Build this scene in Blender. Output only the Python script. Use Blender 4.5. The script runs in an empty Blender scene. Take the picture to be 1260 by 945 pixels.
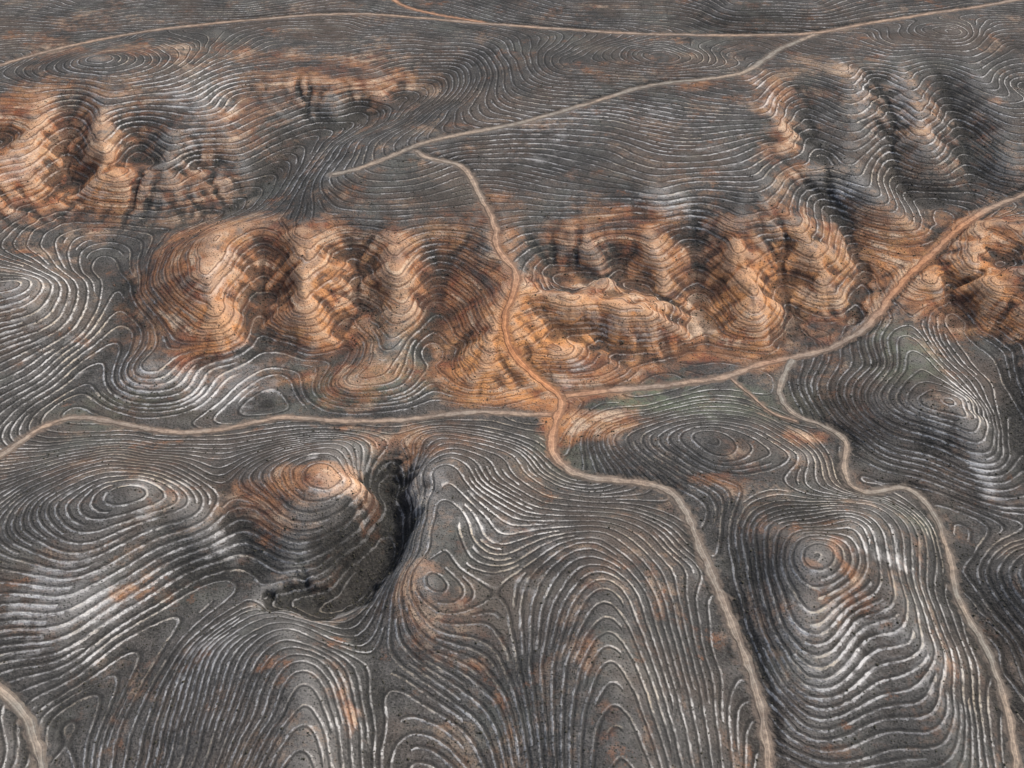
import bpy, math, heapq, time, numpy as np
T0 = time.time()
rng = np.random.RandomState(7)
# ------------------------------------------------------------------ camera
PITCH = math.radians(37.0); HC = 320.0; F = 630.0/math.tan(math.radians(25.0)); ZS = .76
scene = bpy.context.scene
cam = bpy.data.cameras.new("camera"); cam.sensor_width = 36.0
cam.lens = 18.0/math.tan(math.radians(25.0)); cam.clip_end = 8000; cam.clip_start = 1.0
co = bpy.data.objects.new("camera", cam); scene.collection.objects.link(co)
co.location = (0, 0, HC); co.rotation_euler = (math.pi/2-PITCH, 0, 0); scene.camera = co
sp, cp = math.sin(PITCH), math.cos(PITCH)
def ray(u, v):
    a = (u-630.0)/F; b = -(v-472.5)/F
    return np.array([a, cp+b*sp, -sp+b*cp])
def onz(u, v, z):
    d = ray(u, v); t = (z-HC)/d[2]
    return d[0]*t, d[1]*t
# ------------------------------------------------------------------ surveyed relief: crest, gully and road heights
GORGE = [(482,545,5),(476,572,1),(480,610,-6),(484,650,-10),(476,690,-11),(446,725,-10),(408,748,-7),(370,740,-4)]
RAV1 = [(560,82,53),(520,110,46),(450,132,39),(380,160,33),(340,192,29),(320,225,24),(290,258,19)]
RAV2 = [(1000,232,38),(1030,262,28),(1052,300,21),(1062,340,14),(1050,392,8)]
lines = [
 # near hill with the square summit
 [(990,683,32),(985,760,25),(985,830,18),(983,900,11),(980,990,3)],
 [(990,683,32),(1060,695,24.5),(1110,735,19.5),(1150,800,14),(1180,880,8),(1200,980,3)],
 [(1060,800,15.5)],[(1080,900,8)],[(990,683,32),(1045,640,25),(1085,622,15)],[(990,683,32),(940,645,20),(915,625,13)],
 [(870,620,9),(890,700,9),(915,800,8),(935,880,6),(950,990,3)],[(1130,660,11)],[(1060,760,18)],[(1020,650,22)],
 [(940,760,16)],[(952,830,12)],[(960,890,8)],[(935,700,16.5)],
 [(930,600,12)],[(1000,607,11)],
 [(960,470,4),(960,495,4),(985,513,4),(1040,545,4),(1040,580,4),(1055,602,4),(1110,600,3),(1140,620,2),(1165,680,0),(1180,740,-2),(1215,800,-4),(1240,870,-6),(1250,960,-8)],
 [(1240,715,10),(1270,700,16),(1320,700,24)],[(1180,648,1),(1260,655,3),(1330,650,5)],[(1300,850,8)],
 [(1110,415,18),(1125,440,20),(1150,480,22),(1180,500,24),(1205,535,19),(1220,570,13),(1235,615,6)],
 [(1180,500,24),(1130,505,20),(1085,500,17),(1040,490,11),(1000,475,7)],[(1100,540,12)],[(1100,575,6)],[(1160,560,10)],[(1170,600,5)],[(1145,535,13)],[(1215,480,13)],[(1160,440,14)],[(1080,450,12)],
 [(1240,430,14),(1252,520,9),(1270,590,6)],[(1310,450,30),(1330,540,24)],
 [(1330,215,40),(1260,240,34),(1215,258,30),(1175,285,26),(1120,335,20),(1070,400,12),(1030,425,8),(980,440,5),(930,450,4),(885,465,3),(830,473,2),(760,480,2),(690,488,2)],
 [(1215,272,36),(1192,300,34),(1202,350,29),(1232,405,18)],[(1262,295,40),(1260,380,28)],[(1240,335,22)],[(1150,345,24),(1140,390,15)],[(1172,350,17),(1178,400,9)],
 # central foreground swell: one broad hill
 [(785,1010,29),(775,900,27),(760,800,25),(742,720,22.5),(725,662,18),(710,625,11)],
 [(690,720,20),(692,800,22),(694,880,23),(700,1000,24)],[(808,740,18),(832,820,18),(850,900,19),(865,1000,20)],
 [(515,715,20.5),(528,780,16.5),(543,860,11.5),(552,940,7),(556,1000,4)],
 [(590,660,16),(600,720,18),(610,800,16.5),(618,900,13.5),(622,1000,11)],
 [(515,715,20.5),(530,660,17.5),(540,610,16),(540,570,15),(530,538,9)],
 [(600,590,11)],[(620,560,10),(650,590,9)],[(660,560,6)],[(780,640,13)],[(870,700,12)],[(640,650,15)],[(560,700,18)],
 # crescent gorge and its steep outer bank
 GORGE,[(370,740,-3),(310,708,-2),(260,715,-4),(190,775,-7),(110,850,-10),(80,900,-12),(65,990,-15)],
 [(500,585,13),(506,620,15),(508,655,16),(500,700,17),(474,744,10),(430,774,4)],
 [(395,1000,26),(392,900,24),(377,820,20),(362,770,13),(345,748,5)],[(440,795,9),(468,860,9),(488,940,6),(498,1000,4)],
 [(200,850,0)],[(240,800,4)],[(280,850,12)],[(330,880,18)],[(150,920,-4)],[(230,930,8)],[(300,770,8)],
 # left foreground hill
 [(175,600,24),(130,650,21),(100,700,16),(90,760,9),(85,820,0)],
 [(175,600,24),(230,620,21),(258,650,14),(245,690,4)],[(175,600,24),(60,620,20),(15,680,16),(-10,740,11)],
 [(0,850,-2),(25,870,-5),(45,910,-9),(50,960,-11)],[(-30,930,4)],[(170,720,7)],[(180,660,16)],[(40,720,13)],[(140,560,14)],
 [(-60,600,12),(0,560,8),(50,528,4),(95,513,2),(140,520,2),(200,530,2),(260,530,2),(340,513,1),(420,518,1),(500,516,1),(580,508,1),(640,510,1)],
 [(300,585,16),(360,576,20),(430,588,22),(458,602,21)],[(400,622,19),(345,640,15)],[(385,655,13),(392,700,4)],[(430,655,7),(425,700,-3)],[(458,640,3)],[(350,690,6)],
 [(265,560,9),(282,605,12),(290,660,4)],[(440,548,13)],[(430,565,18)],[(350,550,12)],
 [(690,490,2),(682,520,2),(678,555,3),(700,578,4),(730,588,5),(790,592,8),(825,605,9)],
 [(760,540,10),(850,528,14),(930,522,12),(990,560,13)],[(900,490,5)],[(800,505,4)],[(880,575,13)],
 # road spur and clay fingers
 [(512,184,54),(565,203,48),(580,220,46),(600,258,42),(612,305,36),(637,340,30),(620,390,24),(628,425,16),(650,455,9),(672,475,4)],
 [(555,335,21),(550,390,10),(535,440,5),(530,480,3)],[(590,420,17),(578,462,10)],
 [(265,290,37),(262,340,35),(265,385,28),(262,420,15),(255,450,6)],[(225,402,17)],
 [(325,312,24),(320,370,12),(310,430,5),(300,480,2)],
 [(370,290,39),(378,330,34),(385,365,26),(390,410,13),(395,440,5)],
 [(430,320,25),(440,380,11),(420,430,5),(360,470,2),(340,500,1)],
 [(480,280,40),(490,330,33),(500,380,20),(492,420,13)],[(430,470,10),(490,472,9)],
 [(535,322,23),(525,380,10),(515,430,5)],
 [(690,285,37),(722,305,34),(745,340,26),(760,362,19)],
 [(650,352,28),(700,370,28),(760,380,26),(808,387,23),(826,402,15),(832,430,6)],[(640,402,20),(700,432,14),(750,452,7)],
 [(690,408,12),(780,432,6),(850,452,4)],[(665,315,27)],[(690,345,19),(800,360,12)],
 [(790,265,38),(800,305,34),(810,340,26),(820,365,16)],[(765,325,20)],
 [(850,300,25),(860,350,13),(870,400,6),(880,440,4)],
 [(900,275,40),(915,308,38),(925,350,31),(925,390,19),(915,430,6)],
 [(960,315,25),(965,360,13),(960,410,6)],
 [(980,270,40),(1010,308,33),(1020,350,21),(1010,392,9)],
 RAV2,
 [(810,242,49)],[(700,240,46)],[(760,262,41)],[(650,232,46)],[(880,240,46)],[(940,222,50)],[(860,262,39)],
 [(1240,-8,78),(1140,17,74),(1010,42,72),(960,60,70),(925,85,68),(890,95,67),(800,105,65),(720,128,62),(650,148,60),(580,163,57),(512,184,54),(450,205,50),(405,217,46),(380,240,40),(350,260,35)],
 [(350,260,35),(290,280,36)],[(370,280,39),(480,268,41),(560,268,41)],
 [(750,180,55)],[(850,160,60)],[(650,190,51)],[(900,135,63)],[(950,180,52)],
 [(-60,92,60),(0,80,60),(180,38,64),(420,17,64),(600,29,66),(820,42,70),(1010,40,72)],
 RAV1,[(290,258,19),(200,285,16),(150,292,14),(130,310,12),(120,335,11),(155,355,10),(160,400,8),(130,430,6),(110,460,4),(80,490,3),(40,520,4)],
 [(115,72,72),(200,100,63),(260,140,53),(290,170,43),(300,200,33)],
 [(115,72,72),(60,110,60),(40,170,49),(30,220,35),(40,262,20)],
 [(115,72,72),(130,120,60),(120,180,49),(135,220,36),(130,262,19)],
 [(85,130,51),(85,175,36),(85,235,21)],[(200,170,46),(210,215,35),(200,255,23)],[(165,160,43),(165,205,30)],[(-40,150,54),(-40,240,36)],[(-5,180,38)],[(245,200,32)],
 [(340,98,56),(345,140,45)],[(400,92,56),(410,128,46)],[(460,88,56),(470,115,49)],[(372,118,48)],[(435,112,49)],[(290,120,51)],
 [(300,68,61)],[(420,68,60)],[(540,58,61)],[(620,68,63)],[(500,152,50)],[(560,132,57)],[(620,102,62)],[(700,80,68)],[(440,172,47)],[(820,75,72)],
 [(35,345,31),(60,400,20),(25,430,16),(50,465,11)],[(0,300,20)],[(90,335,14)],[(-50,360,30)],[(-40,480,14)],[(60,300,16)],
 [(190,345,22),(200,390,16)],[(180,450,14),(225,480,8)],[(150,485,7)],
 [(930,90,68),(945,140,62),(965,180,54),(1000,212,46)],
 [(1000,60,71),(1055,90,69),(1055,140,60),(1045,200,49),(1070,240,43),(1110,270,35)],
 [(1100,55,73),(1125,120,64),(1140,180,51),(1150,215,41)],[(1180,40,75),(1200,100,67),(1225,150,57),(1240,200,48)],
 [(985,110,61),(995,150,53),(1012,200,43)],[(1085,100,62),(1092,140,53),(1098,190,41),(1110,240,30)],[(1155,85,65),(1168,120,56),(1185,165,45),(1200,215,35)],
 [(1150,240,29),(1200,240,31)],[(1300,120,62)],[(1300,60,72)],[(1250,60,68)],[(1260,110,58)],
 [(700,5,76)],[(900,8,84)],[(860,22,73)],[(1000,6,84)],[(300,3,70)],[(100,15,68)],[(500,-10,68)],[(1120,-10,82)],
]
lines = [[(u, v, z*ZS) for u, v, z in l] for l in lines]
pts = []
for ln in lines:
    w = [(*onz(*p), p[2]) for p in ln]
    pts.append(w[0])
    for a, b in zip(w[:-1], w[1:]):
        L = math.hypot(b[0]-a[0], b[1]-a[1]); n = max(1, int(L/14))
        for k in range(1, n+1):
            t = k/n; pts.append(tuple(a[i]*(1-t)+b[i]*t for i in range(3)))
P = np.array(pts)
keep = []
for i in range(len(P)):
    if all((P[i, 0]-P[j, 0])**2+(P[i, 1]-P[j, 1])**2 > 9 for j in keep): keep.append(i)
P = P[keep]
N = len(P); C2 = 4.5**2
def phi(dx, dy): return -np.sqrt(dx*dx+dy*dy+C2)
A = np.zeros((N+1, N+1))
A[:N, :N] = phi(P[:, None, 0]-P[None, :, 0], P[:, None, 1]-P[None, :, 1]) + np.eye(N)*2.0
A[:N, N] = 1; A[N, :N] = 1
sol = np.linalg.solve(A, np.append(P[:, 2], 0)); W = sol[:N]; c0 = sol[N]
# ------------------------------------------------------------------ noise tools
TG = rng.rand(256, 256)*2*math.pi; TGx = np.cos(TG).astype(np.float32); TGy = np.sin(TG).astype(np.float32)
R1 = rng.rand(256, 256).astype(np.float32); R2 = rng.rand(256, 256).astype(np.float32)
def perlin(x, y):
    ix = np.floor(x).astype(np.int32); iy = np.floor(y).astype(np.int32); fx = x-ix; fy = y-iy
    u = fx*fx*fx*(fx*(fx*6-15)+10); v = fy*fy*fy*(fy*(fy*6-15)+10)
    def g(i, j):
        a = (ix+i) & 255; b = (iy+j) & 255
        return TGx[a, b]*(fx-i)+TGy[a, b]*(fy-j)
    return ((g(0, 0)*(1-u)+g(1, 0)*u)*(1-v)+(g(0, 1)*(1-u)+g(1, 1)*u)*v)*1.5
def fbm(x, y, sc, octv, gain=.5, off=0.):
    s = 0; a = 1
    for o in range(octv):
        s = s+a*perlin(x/sc+off+o*17.3, y/sc+off*1.7+o*9.1); sc *= .5; a *= gain
    return s
def gully(x, y, sc, dx, dy, off=0):
    px = x/sc+off; py = y/sc+off*.7; ix = np.floor(px).astype(np.int32); iy = np.floor(py).astype(np.int32)
    fx = px-ix; fy = py-iy; va = 0; wt = 0
    for i in (-1, 0, 1):
        for j in (-1, 0, 1):
            a = (ix+i) & 255; b = (iy+j) & 255
            qx = fx-i-R1[a, b]; qy = fy-j-R2[a, b]
            w = np.exp(-2.2*(qx*qx+qy*qy)); m = (qx*dx+qy*dy)*6.2832
            va = va+np.cos(m)*w; wt = wt+w
    return va/wt
def sm(a, b, x):
    t = np.clip((x-a)/(b-a), 0, 1); return t*t*(3-2*t)
# ------------------------------------------------------------------ coarse surface + rain erosion
DX = 2.0
gx = np.arange(-468, 469, DX); gy = np.arange(160, 960, DX)
GX, GY = np.meshgrid(gx, gy)
def coarse_blob(u, v, ru, rv, z):
    x, y = onz(u, v, z); D = math.hypot(math.hypot(x, y), HC-z); a = ru*D/F; b = rv*D/F/math.sin(math.asin((HC-z)/D)+.1)
    return np.exp(-((GX-x)/a)**2-((GY-y)/b)**2)
warpb = np.zeros(GX.shape)
for b in [(80,190,110,60,35),(220,210,100,50,30),(370,350,170,90,20),(740,370,170,90,18),(960,330,120,90,20),(1210,320,90,90,25),(600,430,90,50,10)]:
    warpb = np.maximum(warpb, coarse_blob(*b))
soft = np.maximum(.38, 1.15*warpb)
for b in [(1110,150,140,90,40),(990,170,70,70,40),(1180,520,100,60,12),(420,660,60,60,8),(380,115,110,25,38)]: soft = np.maximum(soft, .85*coarse_blob(*b))
bl = np.clip((soft-.42)/.5, 0, 1)
wm = .7+3.4*bl
WX = GX+wm*fbm(GX, GY, 36, 3, .55, 4.4); WY = GY+wm*1.1*fbm(GX, GY, 36, 3, .55, 9.9)
Gz = np.full(GX.shape, c0)
for k in range(N): Gz += W[k]*phi(WX-P[k, 0], WY-P[k, 1])
Gz += (.4+.5*bl)*fbm(GX, GY, 56, 2, .45, 1.3) + 1.2*sm(500, 600, GY)*sm(-150, -50, GX)*perlin(GX/130+.3, GY/120+.9)
H, Wd = Gz.shape
z = Gz + (.24+.6*bl)*fbm(GX, GY, 13, 3, .6, 7.7)
def flood(z):
    zf = z.ravel().tolist(); n = H*Wd; seen = bytearray(n); rec = [0]*n; order = []
    hp = []
    for j in range(H):
        for i in range(Wd):
            if j in (0, H-1) or i in (0, Wd-1):
                k = j*Wd+i; hp.append((zf[k], k)); seen[k] = 1; rec[k] = k
    heapq.heapify(hp); pop = heapq.heappop; push = heapq.heappush
    while hp:
        h, k = pop(hp); order.append(k)
        x = k % Wd
        if x == 0 or x == Wd-1 or k < Wd or k >= n-Wd:
            cand = [q for q in (1, -1, Wd, -Wd) if 0 <= k+q < n and abs((k+q) % Wd-x) <= 1]
        else: cand = (1, -1, Wd, -Wd, Wd+1, Wd-1, -Wd+1, -Wd-1)
        for q in cand:
            m = k+q
            if not seen[m]:
                seen[m] = 1; rec[m] = k
                if zf[m] <= h: zf[m] = h+1e-4
                push(hp, (zf[m], m))
    return zf, rec, order
NIT = 9
for itn in range(NIT):
    zf, rec, order = flood(z)
    area = [DX*DX]*(H*Wd)
    zz = np.array(zf).reshape(H, Wd); best = np.zeros((H, Wd)); rc = np.array(rec).reshape(H, Wd)
    idx = np.arange(H*Wd).reshape(H, Wd)
    for dj, di in ((1, 0), (-1, 0), (0, 1), (0, -1), (1, 1), (1, -1), (-1, 1), (-1, -1)):
        s = (zz[1:-1, 1:-1]-zz[1+dj:H-1+dj, 1+di:Wd-1+di])/math.hypot(dj, di)
        m = s > best[1:-1, 1:-1]; best[1:-1, 1:-1][m] = s[m]; rc[1:-1, 1:-1][m] = idx[1+dj:H-1+dj, 1+di:Wd-1+di][m]
    rec = rc.ravel().tolist()
    for k in reversed(order):
        r = rec[k]
        if r != k: area[r] += area[k]
    Fk = (.0085*soft*np.minimum(np.array(area).reshape(H, Wd), 5000)**.5).ravel().tolist()
    zl = zf
    for k in order:
        r = rec[k]
        if r != k and zl[k] > zl[r]:
            f = Fk[k]; zl[k] = (zl[k]+f*zl[r])/(1+f)
    z = np.array(zl).reshape(H, Wd)
    df = .32-.24*bl
    p = np.pad(z, 1, mode='edge'); z = z*(1-df)+df*.25*(p[:-2, 1:-1]+p[2:, 1:-1]+p[1:-1, :-2]+p[1:-1, 2:])
dz = Gz-z; cut = np.where(dz > 0, 6.0*(1-np.exp(-dz/6.0)), dz*.5)
Gz = Gz-cut+.5*float(cut.mean())
df = .5-.42*bl
p = np.pad(Gz, 1, mode='edge'); Gz = Gz*(1-df)+df*.25*(p[:-2, 1:-1]+p[2:, 1:-1]+p[1:-1, :-2]+p[1:-1, 2:])
print("erosion", time.time()-T0, float(cut.mean()), float(cut.max()))
# ------------------------------------------------------------------ grid
def margins(core, far_lo, far_hi, n=26):
    lo = core[0]-np.geomspace(3, core[0]-far_lo, n)[::-1]; hi = core[-1]+np.geomspace(3, far_hi-core[-1], n)
    return np.concatenate([lo, core, hi])
xs = margins(np.arange(-432, 432.1, 0.66), -2200, 2200)
yc = [188.0]
while yc[-1] < 880: yc.append(yc[-1]+0.5+0.35*(yc[-1]-188)/660)
ys = margins(np.array(yc), -1200, 3800)
nx, ny = len(xs), len(ys)
X, Y = np.meshgrid(xs, ys)
X = X.astype(np.float32); Y = Y.astype(np.float32)
def cub(arr, g, q, axis):
    q = np.clip(q, g[0], g[-1]-1e-3); s = (q-g[0])/(g[1]-g[0]); i = np.floor(s).astype(int); t = s-i
    n = len(g)
    w = [-.5*t+t*t-.5*t**3, 1-2.5*t*t+1.5*t**3, .5*t+2*t*t-1.5*t**3, -.5*t*t+.5*t**3]
    out = 0
    for k in range(4):
        ix = np.clip(i+k-1, 0, n-1); a = np.take(arr, ix, axis=axis)
        out = out + (a*w[k][None, :] if axis == 1 else a*w[k][:, None])
    return out
up = lambda G: cub(cub(G, gx, xs, 1), gy, ys, 0).astype(np.float32)
Z = up(Gz); BL = up(bl)
def grad(z):
    gyy, gxx = np.gradient(z, ys, xs); return gxx.astype(np.float32), gyy.astype(np.float32)
def blur(a, r, it=2):
    for _ in range(it):
        for ax in (0, 1):
            c = np.cumsum(np.insert(np.pad(a, [(r+0, r) if ax == k else (0, 0) for k in (0, 1)], mode='edge'), 0, 0, axis=ax).astype(np.float64), axis=ax)
            n = a.shape[ax]
            a = ((np.take(c, range(2*r+1, 2*r+1+n), axis=ax)-np.take(c, range(0, n), axis=ax))/(2*r+1)).astype(np.float32)
    return a
def zat(z, x, y):
    fi = np.interp(x, xs, np.arange(nx)); fj = np.interp(y, ys, np.arange(ny))
    i = np.minimum(fi.astype(int), nx-2); j = np.minimum(fj.astype(int), ny-2); a = fi-i; b = fj-j
    return (z[j, i]*(1-a)+z[j, i+1]*a)*(1-b)+(z[j+1, i]*(1-a)+z[j+1, i+1]*a)*b
def hit(z, u, v):
    d = ray(u, v); t = np.arange(250, 1500, 1.0)
    x = d[0]*t; y = d[1]*t; zz = HC+d[2]*t
    k = np.argmax(zz < zat(z, x, y)); return x[k], y[k], zz[k]
# steep-sided ravines cut along their beds
def linedist(poly, R=30, wa=4.):
    w = np.array([onz(u, v, zz*ZS) for u, v, zz in poly]); out = np.full(Z.shape, 99., np.float32)
    i0, i1 = np.searchsorted(xs, [w[:, 0].min()-R, w[:, 0].max()+R]); j0, j1 = np.searchsorted(ys, [w[:, 1].min()-R, w[:, 1].max()+R])
    px = X[j0:j1, i0:i1]+wa*fbm(X[j0:j1, i0:i1], Y[j0:j1, i0:i1], 20, 4, .6, 6.1); py = Y[j0:j1, i0:i1]+wa*fbm(X[j0:j1, i0:i1], Y[j0:j1, i0:i1], 20, 4, .6, 2.9)
    o = out[j0:j1, i0:i1]
    for a, b in zip(w[:-1], w[1:]):
        d = b-a; t = np.clip(((px-a[0])*d[0]+(py-a[1])*d[1])/(d@d), 0, 1)
        o = np.minimum(o, np.hypot(px-a[0]-t*d[0], py-a[1]-t*d[1]))
    out[j0:j1, i0:i1] = o; return out
DG = linedist(GORGE[2:], wa=5.); Z = Z-3.4*sm(13, 7.5, DG)-1.4*sm(7, 0, DG)
Z = Z-1.5*sm(7, 1, linedist(RAV2))
# colour / character regions, measured on the ground
def paint(z, blobs, warp=9.0):
    out = np.zeros_like(z)
    wx = X+warp*fbm(X, Y, 40, 4, .6, 3.1); wy = Y+warp*1.4*fbm(X, Y, 40, 4, .6, 8.7)
    for u, v, ru, rv, s in blobs:
        x, y, zz = hit(z, u, v); D = math.sqrt(x*x+y*y+(HC-zz)**2); dep = math.asin((HC-zz)/D)
        a = ru*D/F; b = rv*D/F/math.sin(dep+math.radians(6))
        i0, i1 = np.searchsorted(xs, [x-3*a-20, x+3*a+20]); j0, j1 = np.searchsorted(ys, [y-3*b-20, y+3*b+20])
        q = ((wx[j0:j1, i0:i1]-x)/a)**2+((wy[j0:j1, i0:i1]-y)/b)**2
        out[j0:j1, i0:i1] = np.maximum(out[j0:j1, i0:i1], 0)+s*np.exp(-q*q*.25-.45*q)*(1-np.clip(out[j0:j1, i0:i1], 0, 1)*.6)
    return out
O = [(40,180,50,50,.95),(125,190,40,50,.75),(130,235,35,24,.85),(15,130,22,28,.5),(60,250,45,18,.4),(280,150,45,28,.5),(350,100,50,22,.5),(450,100,65,16,.65),
(230,230,50,28,.55),(265,278,60,16,.6),(265,365,46,52,.85),(260,415,36,24,1.05),(380,350,46,55,.75),(395,400,40,32,.6),(490,350,46,46,.65),(430,465,90,22,.6),
(325,370,46,55,.55),(440,370,46,55,.55),(540,330,46,46,.55),(190,370,50,50,.45),(230,300,60,40,.5),(400,300,70,30,.45),
(560,410,42,55,.8),(600,455,46,36,1.0),(635,420,36,50,1.2),(620,340,26,34,.75),(720,320,55,38,.7),(740,385,90,28,1.05),(700,435,90,32,1.05),(660,480,40,20,1.2),
(688,530,24,42,1),(740,520,44,20,.7),(800,320,40,42,.8),(850,440,60,26,.65),(860,370,56,46,.65),(920,330,52,52,.9),(925,390,36,36,.85),(1000,310,46,38,.8),(960,110,28,26,.5),
(980,380,46,36,.6),(960,180,16,42,.6),(1110,330,46,36,.75),(1060,300,46,30,.6),(1200,330,46,56,.9),(1230,280,46,42,.8),(1240,380,26,46,.6),(1150,370,50,36,.65),(1050,370,36,36,.55),(1090,110,60,40,.3),(1160,180,60,30,.25),
(370,582,80,18,.8),(430,600,36,14,1.05),(330,620,54,26,.5),(520,550,60,22,.5),(515,712,24,30,.45),(870,112,60,12,.4),(880,600,24,14,.6),(990,545,30,16,.45),
(1045,680,10,36,.7),(990,683,14,8,.9),(200,60,160,10,.3),(400,870,16,26,.45),(730,790,26,56,.25),(150,727,30,6,.6),(610,275,20,36,.5),(800,270,56,14,.4),(320,300,64,22,.55),(60,40,60,10,.25),(740,900,12,30,.4),(410,910,10,14,.6),(620,800,8,30,.35)]
Wt = [(400,200,40,30,.6),(240,110,55,26,.8),(200,462,80,30,.7),(300,465,50,26,.6),(40,340,36,46,.6),(1190,485,12,34,.9),(1222,600,14,26,1.3),(80,765,70,34,1.),
(175,600,56,34,.8),(820,245,50,14,1.),(1055,115,12,44,.9),(1105,100,12,34,.7),(1140,150,12,44,.8),(1200,90,10,44,.7),(100,135,60,34,.6),(398,550,14,9,1.5),(520,600,34,14,1.),(1000,760,50,70,.6),(1105,692,34,14,1.2),
(1060,650,36,24,.6),(640,690,80,50,.5),(300,690,34,14,1.),(750,140,140,18,.6),(265,335,24,30,.9),(660,180,60,26,.6),(870,190,90,24,.5),(120,720,90,40,.6),(380,330,14,30,.6),
(945,120,8,30,1.1),(1050,220,26,12,1.1),(250,480,90,18,.6),(610,640,60,30,.5),(1060,780,70,60,.5),(250,800,60,40,.6),(410,600,46,12,1.5),(925,365,10,30,.9),(600,60,40,8,.4),(60,400,60,50,.5),
(20,200,20,14,1.),(110,235,20,14,1.),(1195,310,10,30,.8),(700,460,30,10,.9),(810,320,10,20,.7),(520,320,10,30,.3),(240,170,40,24,.6),(760,395,60,8,.9),(1150,520,30,20,.4),(560,640,30,30,.4),(600,850,60,80,.35),(1150,820,50,50,.5)]
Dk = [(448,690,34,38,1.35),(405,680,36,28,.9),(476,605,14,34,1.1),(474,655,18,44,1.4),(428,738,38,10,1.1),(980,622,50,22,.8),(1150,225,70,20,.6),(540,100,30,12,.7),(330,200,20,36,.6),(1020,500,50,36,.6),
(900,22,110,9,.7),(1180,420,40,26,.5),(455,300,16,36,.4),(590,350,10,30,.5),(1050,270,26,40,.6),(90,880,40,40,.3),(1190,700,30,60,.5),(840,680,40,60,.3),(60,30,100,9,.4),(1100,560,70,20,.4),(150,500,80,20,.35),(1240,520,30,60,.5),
(700,850,60,60,.25),(1090,150,10,50,.4),(1000,150,12,40,.4),(550,240,40,14,.5),(20,640,30,40,.4),(700,560,60,16,.3),(1140,470,40,40,.45),(180,850,60,30,.3)]  # dark patches: shade painted on the gorge walls, plus scrub and charcoal ground
Ms = [(800,495,60,22,1.),(430,470,70,20,.7),(490,410,30,20,.5),(1110,430,40,30,.7),(520,470,50,20,.6),(1130,640,30,20,.4),(940,500,60,20,.5),(150,500,60,20,.4),(700,560,50,20,.4)]
inb = sm(0, 60, X+470)*sm(0, 60, 470-X)*sm(0, 60, 960-Y)
Or = np.clip(paint(Z, O), 0, 1.3)
Z = Z + (1-inb)*12*fbm(X, Y, 260, 3, .5, 5.5)
bad = np.clip(.5*Or+.6*BL-.06, 0, 1.1)
for sc, am, off in ((20, 1.2, 11.7), (10, .45, 23.9)):
    gX, gY = grad(blur(Z, 4)); m = np.sqrt(gX*gX+gY*gY); k = .6/(m+.02)
    g = gully(X, Y, sc, -gY*k, gX*k, off)
    Z = Z + am*bad*(np.sqrt(np.abs(g)+.001)-.65)*sm(.05, .32, m)*np.where(inb > .5, 1, 0)
Zc = blur(Z, 1)
bk = np.clip(bad*1.4, .0, 1); Hc = blur(Z, 6)*(1-bk)+blur(Z, 2)*bk
Z = Z + .11*fbm(X, Y, 5.5, 3, .6, 2.2) + .6*sm(22, 6, DG)*fbm(X, Y, 7, 4, .65, 12.2)
# ------------------------------------------------------------------ roads
def spline(p, step=1.0):
    p = np.array(p, float); q = np.vstack([2*p[0]-p[1], p, 2*p[-1]-p[-2]]); o = []
    for i in range(1, len(q)-2):
        L = np.linalg.norm(q[i+1]-q[i]); n = max(2, int(L/step))
        t = np.linspace(0, 1, n, endpoint=False)[:, None]
        o.append(.5*((2*q[i])+(-q[i-1]+q[i+1])*t+(2*q[i-1]-5*q[i]+4*q[i+1]-q[i+2])*t*t+(-q[i-1]+3*q[i]-3*q[i+1]+q[i+2])*t**3))
    o.append(q[-2][None]); return np.vstack(o)
roads = [
 ("dirt_road","long pale dirt road crossing the far terraced plateau",2.0,[(-30,87),(0,80),(80,58),(180,38),(300,25),(420,17),(520,22),(600,29),(700,36),(820,42),(940,43),(1010,40),(1060,30),(1140,17),(1240,2),(1290,-8)],.2),
 ("dirt_road","reddish dirt branch road joining the plateau road",1.5,[(478,-6),(500,8),(540,18),(598,28)],.6),
 ("dirt_road","pale dirt road winding down the terraced plateau edge",2.0,[(1005,41),(960,60),(925,85),(890,95),(800,105),(720,128),(650,148),(580,163),(530,173),(505,183),(450,205),(405,217)],.05),
 ("dirt_road","winding dirt road descending the orange ridge between terraced hills",1.85,[(512,184),(530,196),(565,203),(580,220),(588,240),(600,258),(610,280),(612,305),(625,322),(637,340),(630,365),(620,390),(628,425),(650,455),(672,475),(690,490),(682,520),(678,555),(700,578),(730,588),(790,592),(825,605),(845,630),(870,690),(900,760),(930,850),(945,945),(950,1000)],.1),
 ("dirt_road","reddish dirt road climbing the clay hillside from the valley junction",1.9,[(1300,225),(1260,240),(1215,258),(1175,285),(1155,305),(1120,335),(1095,365),(1070,400),(1030,425),(980,440),(930,450),(885,465),(830,473),(760,480),(692,488)],.2),
 ("dirt_road","tan dirt road following the dry valley floor",1.5,[(-20,572),(0,560),(50,528),(95,513),(140,520),(200,530),(260,530),(340,513),(420,518),(500,516),(580,508),(640,510),(682,508)],.15),
 ("dirt_road","narrow tan dirt road winding around a dark terraced hill",1.4,[(978,441),(965,460),(960,490),(980,512),(1020,525),(1043,545),(1038,575),(1050,600),(1080,605),(1110,600),(1140,620),(1165,680),(1180,740),(1215,800),(1240,870),(1250,945),(1254,1000)],.05),
 ("dirt_road","short bend of tan dirt road below a terraced slope",1.7,[(-30,832),(0,850),(25,870),(45,910),(50,945),(52,1000)],.05),
 ("dirt_track","faint dirt track linking two valley roads",.7,[(898,463),(925,488),(950,508),(985,520)],.2),
]
dist = np.full(Z.shape, 99, np.float32); rz = np.zeros_like(Z); rd = np.zeros_like(Z)
built = []
def box1(a, n):
    k = np.ones(n)/n; return np.convolve(np.pad(a, n//2, mode='edge'), k, mode='valid')[:len(a)]
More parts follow.
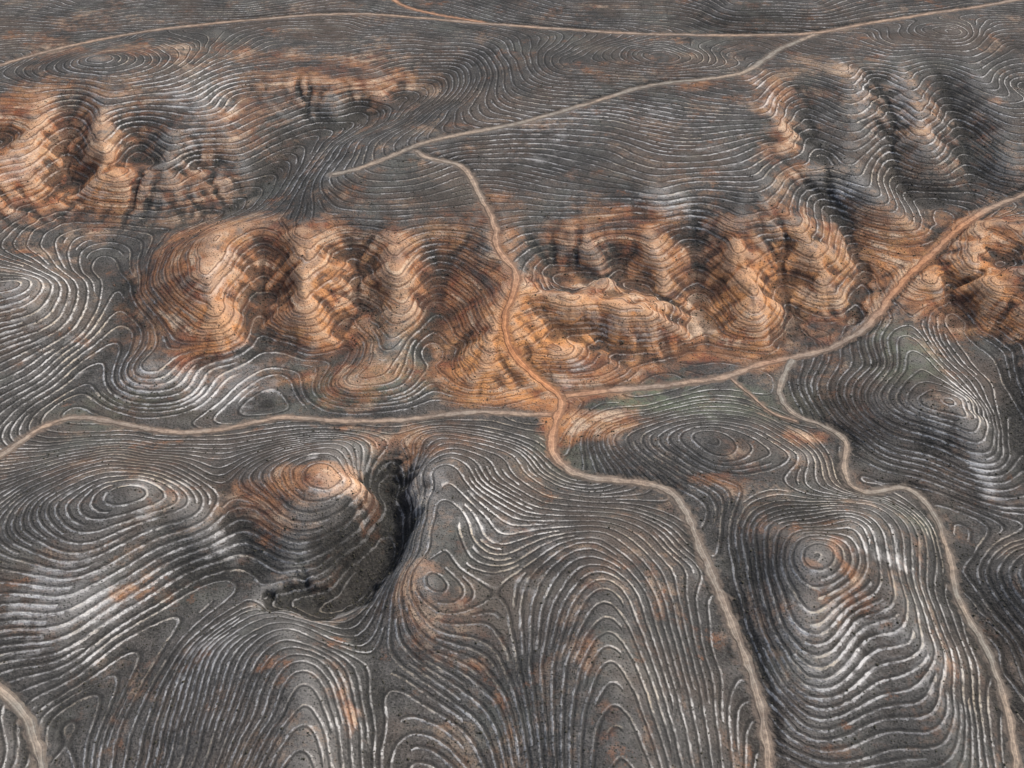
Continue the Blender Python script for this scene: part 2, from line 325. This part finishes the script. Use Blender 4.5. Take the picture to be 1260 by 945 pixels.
for ri, (nm, lab, hw, px, red) in enumerate(roads):
    w = spline([hit(Zc, u, v)[:2] for u, v in px])
    wob = box1(rng.randn(len(w)), 25)*1.8
    tn = np.gradient(w, axis=0); tn /= np.linalg.norm(tn, axis=1)[:, None]+1e-6; nr = np.stack([-tn[:, 1], tn[:, 0]], 1)
    w = w+nr*wob[:, None]
    w = np.stack([box1(box1(w[:, 0], 9), 7), box1(box1(w[:, 1], 9), 7)], 1)
    z = box1(box1(zat(Zc, w[:, 0], w[:, 1]), 25), 13)-.3
    if built:  # meet the other roads at the same level
        for e in (0, -1):
            for b in built:
                dd = np.hypot(b[2][:, 0]-w[e, 0], b[2][:, 1]-w[e, 1]); k = dd.argmin()
                if dd[k] < 9:
                    ww = np.clip(1-np.abs(np.arange(len(z))-(0 if e == 0 else len(z)-1))/25., 0, 1); z = z+ww*(b[3][k]-z[e])
    redv = box1(np.clip(red+.95*np.clip(zat(Or, w[:, 0], w[:, 1])-.3, 0, 1), 0, 1), 15)
    built.append((nm, lab, w, z, hw, redv))
    for k in range(len(w)):
        x, y = w[k]; i0, i1 = np.searchsorted(xs, [x-10, x+10]); j0, j1 = np.searchsorted(ys, [y-10, y+10])
        if i0 == i1 or j0 == j1: continue
        d = np.hypot(X[j0:j1, i0:i1]-x, Y[j0:j1, i0:i1]-y)-hw
        m = d < dist[j0:j1, i0:i1]
        dist[j0:j1, i0:i1][m] = d[m]; rz[j0:j1, i0:i1][m] = z[k]; rd[j0:j1, i0:i1][m] = redv[k]
t = sm(.7, 4.8, dist); Z = np.where(dist < 50, (rz-.12*(1-sm(0, 1.0, dist)))*(1-t)+Z*t, Z)
# ------------------------------------------------------------------ attributes
gX, gY = grad(Hc); G = np.sqrt(gX*gX+gY*gY)
Gs = blur(G, 16); G1 = blur(G, 1)
S0 = 3.7+1.5*sm(380, 560, Y); P0 = .9
lvl = np.clip(np.log2(np.maximum(Gs, .02)*S0/P0), -3.2, 2.4)
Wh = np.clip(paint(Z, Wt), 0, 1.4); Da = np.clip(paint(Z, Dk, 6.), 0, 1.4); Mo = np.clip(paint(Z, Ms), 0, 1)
Da = np.maximum(Da, .85*sm(15, 8, DG))  # painted shade along the gorge walls and bed
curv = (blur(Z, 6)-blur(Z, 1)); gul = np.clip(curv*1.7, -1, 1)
def mesh_grid(name, X, Y, Z):
    r, c = X.shape; me = bpy.data.meshes.new(name)
    me.vertices.add(r*c); me.vertices.foreach_set("co", np.stack([X, Y, Z], -1).astype(np.float32).ravel())
    idx = np.arange(r*c, dtype=np.int32).reshape(r, c)
    q = np.stack([idx[:-1, :-1], idx[:-1, 1:], idx[1:, 1:], idx[1:, :-1]], -1).reshape(-1, 4)
    me.loops.add(q.size); me.loops.foreach_set("vertex_index", q.ravel())
    me.polygons.add(len(q)); me.polygons.foreach_set("loop_start", np.arange(0, q.size, 4, dtype=np.int32))
    me.update(calc_edges=True); me.polygons.foreach_set("use_smooth", np.ones(len(q), bool))
    return me
def attr(me, n, a):
    t = me.attributes.new(n, 'FLOAT', 'POINT'); t.data.foreach_set("value", np.ascontiguousarray(a, np.float32).ravel())
me = mesh_grid("terrain", X, Y, Z)
attr(me, "contour_height", Hc); attr(me, "slope", np.maximum(G1, .02)); attr(me, "level", lvl)
attr(me, "clay", Or); attr(me, "chalk", Wh); attr(me, "scrub", Da); attr(me, "gully", gul); attr(me, "moss", Mo)  # shade_and_scrub attribute also carries the shade painted in the gorge
attr(me, "road_distance", dist); attr(me, "road_red", rd)
ter = bpy.data.objects.new("terrain", me); scene.collection.objects.link(ter); ter["kind"] = "structure"
ter["label"] = "dark terraced badland hills with orange clay slopes and pale contour lines"; ter["category"] = "terrain"
# ------------------------------------------------------------------ node helper
class NB:
    def __init__(s, name):
        s.m = bpy.data.materials.new(name); s.m.use_nodes = True; s.t = s.m.node_tree; s.n = s.t.nodes; s.n.clear()
    def add(s, ty, **k):
        n = s.n.new(ty)
        for a, b in k.items(): setattr(n, a, b)
        return n
    def put(s, sock, v):
        if isinstance(v, bpy.types.NodeSocket): s.t.links.new(v, sock)
        elif isinstance(v, tuple) and len(v) == 3 and sock.type == 'RGBA': sock.default_value = (*v, 1)
        else: sock.default_value = v
    def math(s, op, a, b=0., c=0., clamp=False):
        n = s.add('ShaderNodeMath', operation=op, use_clamp=clamp)
        for i, v in enumerate((a, b, c)): s.put(n.inputs[i], v)
        return n.outputs[0]
    def at(s, name): return s.add('ShaderNodeAttribute', attribute_name=name).outputs['Fac']
    def noise(s, sc, det=3., rough=.6, vec=None, out='Fac'):
        n = s.add('ShaderNodeTexNoise'); n.inputs['Scale'].default_value = sc; n.inputs['Detail'].default_value = det; n.inputs['Roughness'].default_value = rough
        s.put(n.inputs['Vector'], vec if vec else s.pos); return n.outputs[out]
    def ss(s, v, a, b, x=0., y=1.):
        n = s.add('ShaderNodeMapRange', interpolation_type='SMOOTHSTEP'); s.put(n.inputs[0], v); n.inputs[1].default_value = a; n.inputs[2].default_value = b; n.inputs[3].default_value = x; n.inputs[4].default_value = y
        return n.outputs[0]
    def mix(s, f, a, b, mode='MIX'):
        n = s.add('ShaderNodeMix', data_type='RGBA', blend_type=mode); s.put(n.inputs[0], f); s.put(n.inputs[6], a); s.put(n.inputs[7], b); return n.outputs[2]
    def finish(s, col, height=None, strength=1., dist=1., rough=.95):
        b = s.add('ShaderNodeBsdfPrincipled'); s.put(b.inputs['Base Color'], col); s.put(b.inputs['Roughness'], rough); b.inputs['Specular IOR Level'].default_value = .08
        if height is not None:
            n = s.add('ShaderNodeBump'); n.inputs['Strength'].default_value = strength; n.inputs['Distance'].default_value = dist; s.put(n.inputs['Height'], height)
            s.t.links.new(n.outputs[0], b.inputs['Normal'])
        o = s.add('ShaderNodeOutputMaterial'); s.t.links.new(b.outputs[0], o.inputs[0]); return s.m
M = NB("terraced_soil"); M.pos = M.add('ShaderNodeNewGeometry').outputs['Position']
h = M.at("contour_height"); G = M.at("slope"); lv = M.at("level"); clay = M.at("clay"); chalk = M.at("chalk"); shade_scrub = M.at("scrub"); gl = M.at("gully"); rdist = M.at("road_distance"); rred = M.at("road_red")
n1 = M.noise(.9, 3, .7); n2 = M.noise(.12, 3, .6); n3 = M.noise(.03, 3, .6); n4 = M.noise(3.2, 2, .7); n5 = M.noise(.3, 2, .5)
sx = M.add('ShaderNodeSeparateXYZ'); M.put(sx.inputs[0], M.pos)
def bedvec(k, kz):
    cx = M.add('ShaderNodeCombineXYZ'); M.put(cx.inputs[0], M.math('MULTIPLY', sx.outputs[0], k)); M.put(cx.inputs[1], M.math('MULTIPLY', sx.outputs[1], k)); M.put(cx.inputs[2], M.math('MULTIPLY', h, kz)); return cx.outputs[0]
bed = bedvec(.022, .42)
period = M.math('MULTIPLY', M.math('POWER', 2., M.math('ROUND', lv)), P0)
hh = M.math('ADD', h, M.math('MULTIPLY', M.math('MULTIPLY', M.math('SUBTRACT', n5, .5), G), .7))
fr = M.math('SUBTRACT', M.math('FRACT', M.math('ADD', M.math('DIVIDE', hh, period), 500.5)), .5)
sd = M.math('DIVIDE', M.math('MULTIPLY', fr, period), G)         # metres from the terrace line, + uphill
rag = M.math('SUBTRACT', n1, .5)
asd = M.math('ABSOLUTE', sd)
# crisp uphill lip, dusty spill on the downhill side
prof = M.math('MAXIMUM', M.math('MULTIPLY', sd, 1.45), M.math('MULTIPLY', sd, -.9))
wv = M.math('ADD', M.math('MULTIPLY', M.ss(n2, .3, .7), .20), M.math('MULTIPLY', chalk, .20))   # width varies
line = M.ss(M.math('SUBTRACT', M.math('ADD', prof, M.math('MULTIPLY', rag, 1.6)), wv), .42, .02, 0., 1.)
offroad = M.ss(rdist, .8, 2.2)
brk = M.math('MULTIPLY', M.ss(M.noise(.25, 3, .78), .38, .56, .14, 1.), M.ss(n4, .34, .62, .35, 1.))
patch = M.ss(n3, .38, .60, .40, 1.)
lstr = M.math('MULTIPLY', M.math('MULTIPLY', line, brk), M.math('MULTIPLY', offroad, M.math('ADD', M.math('MULTIPLY', patch, .88), M.math('MULTIPLY', chalk, .8))), clamp=True)
lstr = M.math('MULTIPLY', M.math('MULTIPLY', lstr, M.ss(shade_scrub, .3, 1.1, 1., .30)), M.ss(G, .01, .035))
# soils
grey = M.mix(n2, (.041, .040, .0385), (.110, .105, .098))
grey = M.mix(M.ss(n1, .42, .80), grey, (.175, .166, .155))
grey = M.mix(M.ss(n3, .36, .60, .6, 0.), grey, (.041, .041, .040))
grey = M.mix(M.ss(M.noise(.022, 4, .7), .52, .66, 0., .5), grey, (.135, .138, .122))
brown = M.ss(M.noise(.018, 3, .6), .45, .65, 0., .38)
grey = M.mix(brown, grey, (.128, .092, .070))
grey = M.mix(M.math('MULTIPLY', M.at("moss"), M.ss(n2, .35, .6)), grey, (.13, .15, .105))
grey = M.mix(M.math('MULTIPLY', M.ss(M.noise(.05, 5, .8), .60, .69), .55), grey, (.23, .108, .058))
st = M.noise(1., 4, .65, bed)
fn = M.noise(.28, 5, .8)
cl = M.mix(M.ss(st, .36, .52), (.125, .052, .034), (.40, .185, .086))
cl = M.mix(M.ss(M.math('ADD', st, M.math('MULTIPLY', M.math('SUBTRACT', fn, .5), .3)), .52, .64), cl, (.64, .47, .33))
cl = M.mix(M.ss(M.noise(.09, 4, .7), .47, .60, 0., .8), cl, M.mix(M.ss(n3, .42, .58), (.25, .080, .042), (.44, .24, .11)))
cl = M.mix(M.ss(fn, .42, .66, 0., .6), cl, (.125, .085, .068))
cf = M.ss(M.math('ADD', M.math('SUBTRACT', clay, M.math('MULTIPLY', M.math('MAXIMUM', gl, 0.), .35)), M.math('ADD', M.math('MULTIPLY', M.math('SUBTRACT', M.noise(.05, 5, .75), .5), 1.6), M.math('ADD', M.math('MULTIPLY', M.math('SUBTRACT', st, .5), 1.6), M.math('MULTIPLY', M.math('SUBTRACT', fn, .5), 1.5)))), .0, 1.0)
hot = M.math('MULTIPLY', M.ss(clay, .8, 1.25), M.ss(n2, .36, .58))
cl = M.mix(M.math('MULTIPLY', hot, .72), cl, (.66, .31, .12))
col = M.mix(cf, grey, cl)
chn = M.noise(.11, 5, .78); chb = M.noise(1., 3, .7, bedvec(.09, 1.1))
chf = M.math('MULTIPLY', M.ss(M.math('ADD', chalk, M.math('ADD', M.math('MULTIPLY', M.math('SUBTRACT', chn, .5), 2.0), M.math('MULTIPLY', M.math('SUBTRACT', chb, .5), 2.2))), .50, 1.1), M.math('MULTIPLY', M.ss(M.math('ADD', asd, rag), 1.8, .3, .32, 1.), .75))
col = M.mix(chf, col, M.mix(cf, (.44, .43, .415), (.62, .47, .38)))
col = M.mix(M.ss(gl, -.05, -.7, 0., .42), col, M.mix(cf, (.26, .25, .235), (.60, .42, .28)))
dk = M.math('MAXIMUM', M.ss(gl, .08, .55, 0., .66), M.math('MULTIPLY', M.ss(M.math('ADD', shade_scrub, M.math('MULTIPLY', M.math('SUBTRACT', n1, .5), 1.3)), .25, .95), .88))  # creases: occlusion painted with the gully soil; patches: gorge shade and scrub
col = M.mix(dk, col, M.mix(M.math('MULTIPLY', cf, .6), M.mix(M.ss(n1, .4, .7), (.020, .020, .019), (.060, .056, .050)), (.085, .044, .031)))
vo = M.add('ShaderNodeTexVoronoi'); vo.inputs['Scale'].default_value = .95; M.put(vo.inputs['Vector'], M.pos)
spk = M.math('MULTIPLY', M.ss(vo.outputs['Distance'], .40, .18), M.ss(n5, .34, .52))
col = M.mix(M.math('MULTIPLY', spk, .78), col, (.020, .022, .019))
col = M.mix(M.math('MULTIPLY', M.ss(M.math('ABSOLUTE', M.math('SUBTRACT', sd, .9)), .75, .1, 0., .62), offroad), col, M.mix(cf, (.024, .024, .023), (.085, .044, .031)))  # ditch shade and growth painted uphill of each terrace line
lcol = M.mix(n2, (.44, .43, .415), (.76, .745, .72))
lcol = M.mix(M.ss(M.noise(.04, 3, .6), .5, .68, 0., .65), lcol, (.50, .40, .26))
lcol = M.mix(M.math('MULTIPLY', cf, .75), lcol, (.60, .41, .28))
col = M.mix(M.math('MULTIPLY', lstr, M.ss(cf, 0., 1., .97, .55)), col, lcol)
vg = M.math('MULTIPLY', M.ss(M.math('ADD', rdist, M.math('MULTIPLY', M.math('SUBTRACT', n5, .5), 7.)), 2.2, -.6), .7)
col = M.mix(vg, col, M.mix(rred, M.mix(n2, (.11, .096, .082), (.24, .205, .17)), M.mix(n2, (.20, .09, .05), (.50, .25, .12))))
hgt = M.math('ADD', M.math('MULTIPLY', M.ss(sd, -.9, .6), .5), M.math('ADD', M.math('MULTIPLY', n1, .7), M.math('MULTIPLY', n4, .24)))
hgt = M.math('SUBTRACT', hgt, M.math('MULTIPLY', M.ss(M.math('ABSOLUTE', M.math('SUBTRACT', sd, 1.)), 1., 0.), .3))
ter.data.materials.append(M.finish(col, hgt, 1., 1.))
# road material
R = NB("packed_dirt"); R.pos = R.add('ShaderNodeNewGeometry').outputs['Position']
a_ = R.at("across"); rr = R.at("redness"); n = R.noise(.30, 5, .8); nf = R.noise(2.2, 4, .75); nl = R.noise(.02, 3, .6)
lo = R.mix(rr, (.16, .135, .112), (.26, .11, .055)); hi = R.mix(rr, R.mix(R.ss(nl, .42, .58), (.28, .275, .24), (.40, .325, .25)), (.56, .27, .13))
c = R.mix(R.ss(n, .32, .66), lo, hi); aa = R.math('ABSOLUTE', a_)
tr = R.ss(R.math('ABSOLUTE', R.math('SUBTRACT', aa, .42)), .2, .05)
c = R.mix(R.math('MULTIPLY', tr, .3), c, hi)
c = R.mix(R.math('MULTIPLY', R.ss(R.math('ADD', aa, R.math('MULTIPLY', nf, 1.2)), .95, 1.5), .75), c, R.mix(rr, (.095, .082, .070), (.16, .080, .048)))
road_m = R.finish(c, R.math('ADD', R.math('MULTIPLY', nf, .16), R.math('MULTIPLY', tr, -.1)), 1., 1.)
for ri, (nm, lab, w, z, hw, redv) in enumerate(built):
    tn = np.gradient(w, axis=0); tn /= np.linalg.norm(tn, axis=1)[:, None]+1e-6; nr = np.stack([-tn[:, 1], tn[:, 0]], 1)
    prof = [(-1.25, -.4), (-1, -.05), (-.6, -.01), (-.25, 0), (.25, 0), (.6, -.01), (1, -.05), (1.25, -.4)]
    wl = 1+box1(rng.randn(len(w)), 5)[:, None]*.6; wr = 1+box1(rng.randn(len(w)), 5)[:, None]*.6
    wl = np.clip(wl, .45, 1.6); wr = np.clip(wr, .45, 1.6)
    a = np.array([p[0] for p in prof])[None, :]; dz = np.array([p[1] for p in prof])[None, :]
    wd = hw*np.where(a < 0, wl, wr)
    XX = w[:, 0:1]+nr[:, 0:1]*a*wd; YY = w[:, 1:2]+nr[:, 1:2]*a*wd; ZZ = z[:, None]+dz+.02+.012*ri+0*XX
    rm = mesh_grid(nm, XX[:, ::-1], YY[:, ::-1], ZZ[:, ::-1]); attr(rm, "across", (a+0*XX)[:, ::-1]); attr(rm, "redness", redv[:, None]+0*XX)
    o = bpy.data.objects.new(nm, rm); scene.collection.objects.link(o); o["kind"] = "structure"; o["label"] = lab; o["category"] = "road"
    rm.materials.append(road_m)
# ------------------------------------------------------------------ scrub (uncountable low bushes)
n = 120000
bx = rng.uniform(-400, 400, n); by = rng.uniform(195, 700, n)
fi = np.searchsorted(xs, bx); fj = np.searchsorted(ys, by)
dens = .06+.8*np.clip(gul[fj, fi], 0, 1)+.8*Da[fj, fi]+.25*(fbm(bx, by, 30, 3) > .15)
vis = np.abs(bx) < (by*.62+60)
k = (rng.rand(n) < dens*.7) & (dist[fj, fi] > 1.5) & vis
bx, by = bx[k], by[k]; bz = zat(Z, bx, by); nb = len(bx)
ph = (1+5**.5)/2
iv = np.array([(-1,ph,0),(1,ph,0),(-1,-ph,0),(1,-ph,0),(0,-1,ph),(0,1,ph),(0,-1,-ph),(0,1,-ph),(ph,0,-1),(ph,0,1),(-ph,0,-1),(-ph,0,1)])/1.9
it = np.array([(0,11,5),(0,5,1),(0,1,7),(0,7,10),(0,10,11),(1,5,9),(5,11,4),(11,10,2),(10,7,6),(7,1,8),(3,9,4),(3,4,2),(3,2,6),(3,6,8),(3,8,9),(4,9,5),(2,4,11),(6,2,10),(8,6,7),(9,8,1)])
s = rng.uniform(.13, .38, nb)*(1+.5*(rng.rand(nb) < .12))
V = iv[None]*(1+rng.uniform(-.4, .4, (nb, 12, 1)))*s[:, None, None]*np.array([1, 1, .8])
V[:, :, 0] += bx[:, None]; V[:, :, 1] += by[:, None]; V[:, :, 2] += (bz+s*.25)[:, None]
sm_ = bpy.data.meshes.new("scrub"); sm_.vertices.add(nb*12); sm_.vertices.foreach_set("co", V.astype(np.float32).ravel())
T = (it[None]+12*np.arange(nb)[:, None, None]).astype(np.int32)
sm_.loops.add(T.size); sm_.loops.foreach_set("vertex_index", T.ravel()); sm_.polygons.add(T.size//3)
sm_.polygons.foreach_set("loop_start", np.arange(0, T.size, 3, dtype=np.int32)); sm_.update(calc_edges=True)
so = bpy.data.objects.new("scrub", sm_); scene.collection.objects.link(so); so["kind"] = "stuff"
so["label"] = "low dark scrub bushes scattered over the terraced slopes"; so["category"] = "scrub"
B = NB("dry_scrub"); B.pos = B.add('ShaderNodeNewGeometry').outputs['Position']
sm_.materials.append(B.finish(B.mix(B.noise(.4, 2, .6), (.034, .035, .026), (.078, .070, .052))))
# ------------------------------------------------------------------ light
EL, AZ = math.radians(50), math.radians(60)      # azimuth clockwise from +Y (away from viewer)
sd_ = bpy.data.lights.new("sun", 'SUN'); sd_.energy = 3.2; sd_.angle = math.radians(6); sd_.color = (1, .975, .94)
s_ = bpy.data.objects.new("sun", sd_); scene.collection.objects.link(s_)
from mathutils import Vector
d = Vector((math.sin(AZ)*math.cos(EL), math.cos(AZ)*math.cos(EL), math.sin(EL)))
s_.rotation_euler = d.to_track_quat('Z', 'Y').to_euler()
wd_ = bpy.data.worlds.new("World"); scene.world = wd_; wd_.use_nodes = True; nt = wd_.node_tree
sk = nt.nodes.new('ShaderNodeTexSky'); sk.sky_type = 'NISHITA'; sk.sun_disc = False; sk.sun_elevation = EL; sk.sun_rotation = AZ; sk.air_density = 1.; sk.dust_density = 5.
bg = nt.nodes['Background']; nt.links.new(sk.outputs[0], bg.inputs[0]); bg.inputs[1].default_value = .15
scene.view_settings.view_transform = 'Standard'; scene.view_settings.look = 'None'; scene.view_settings.exposure = 0
print("pts", N, "grid", nx, ny, "bushes", nb, time.time()-T0)
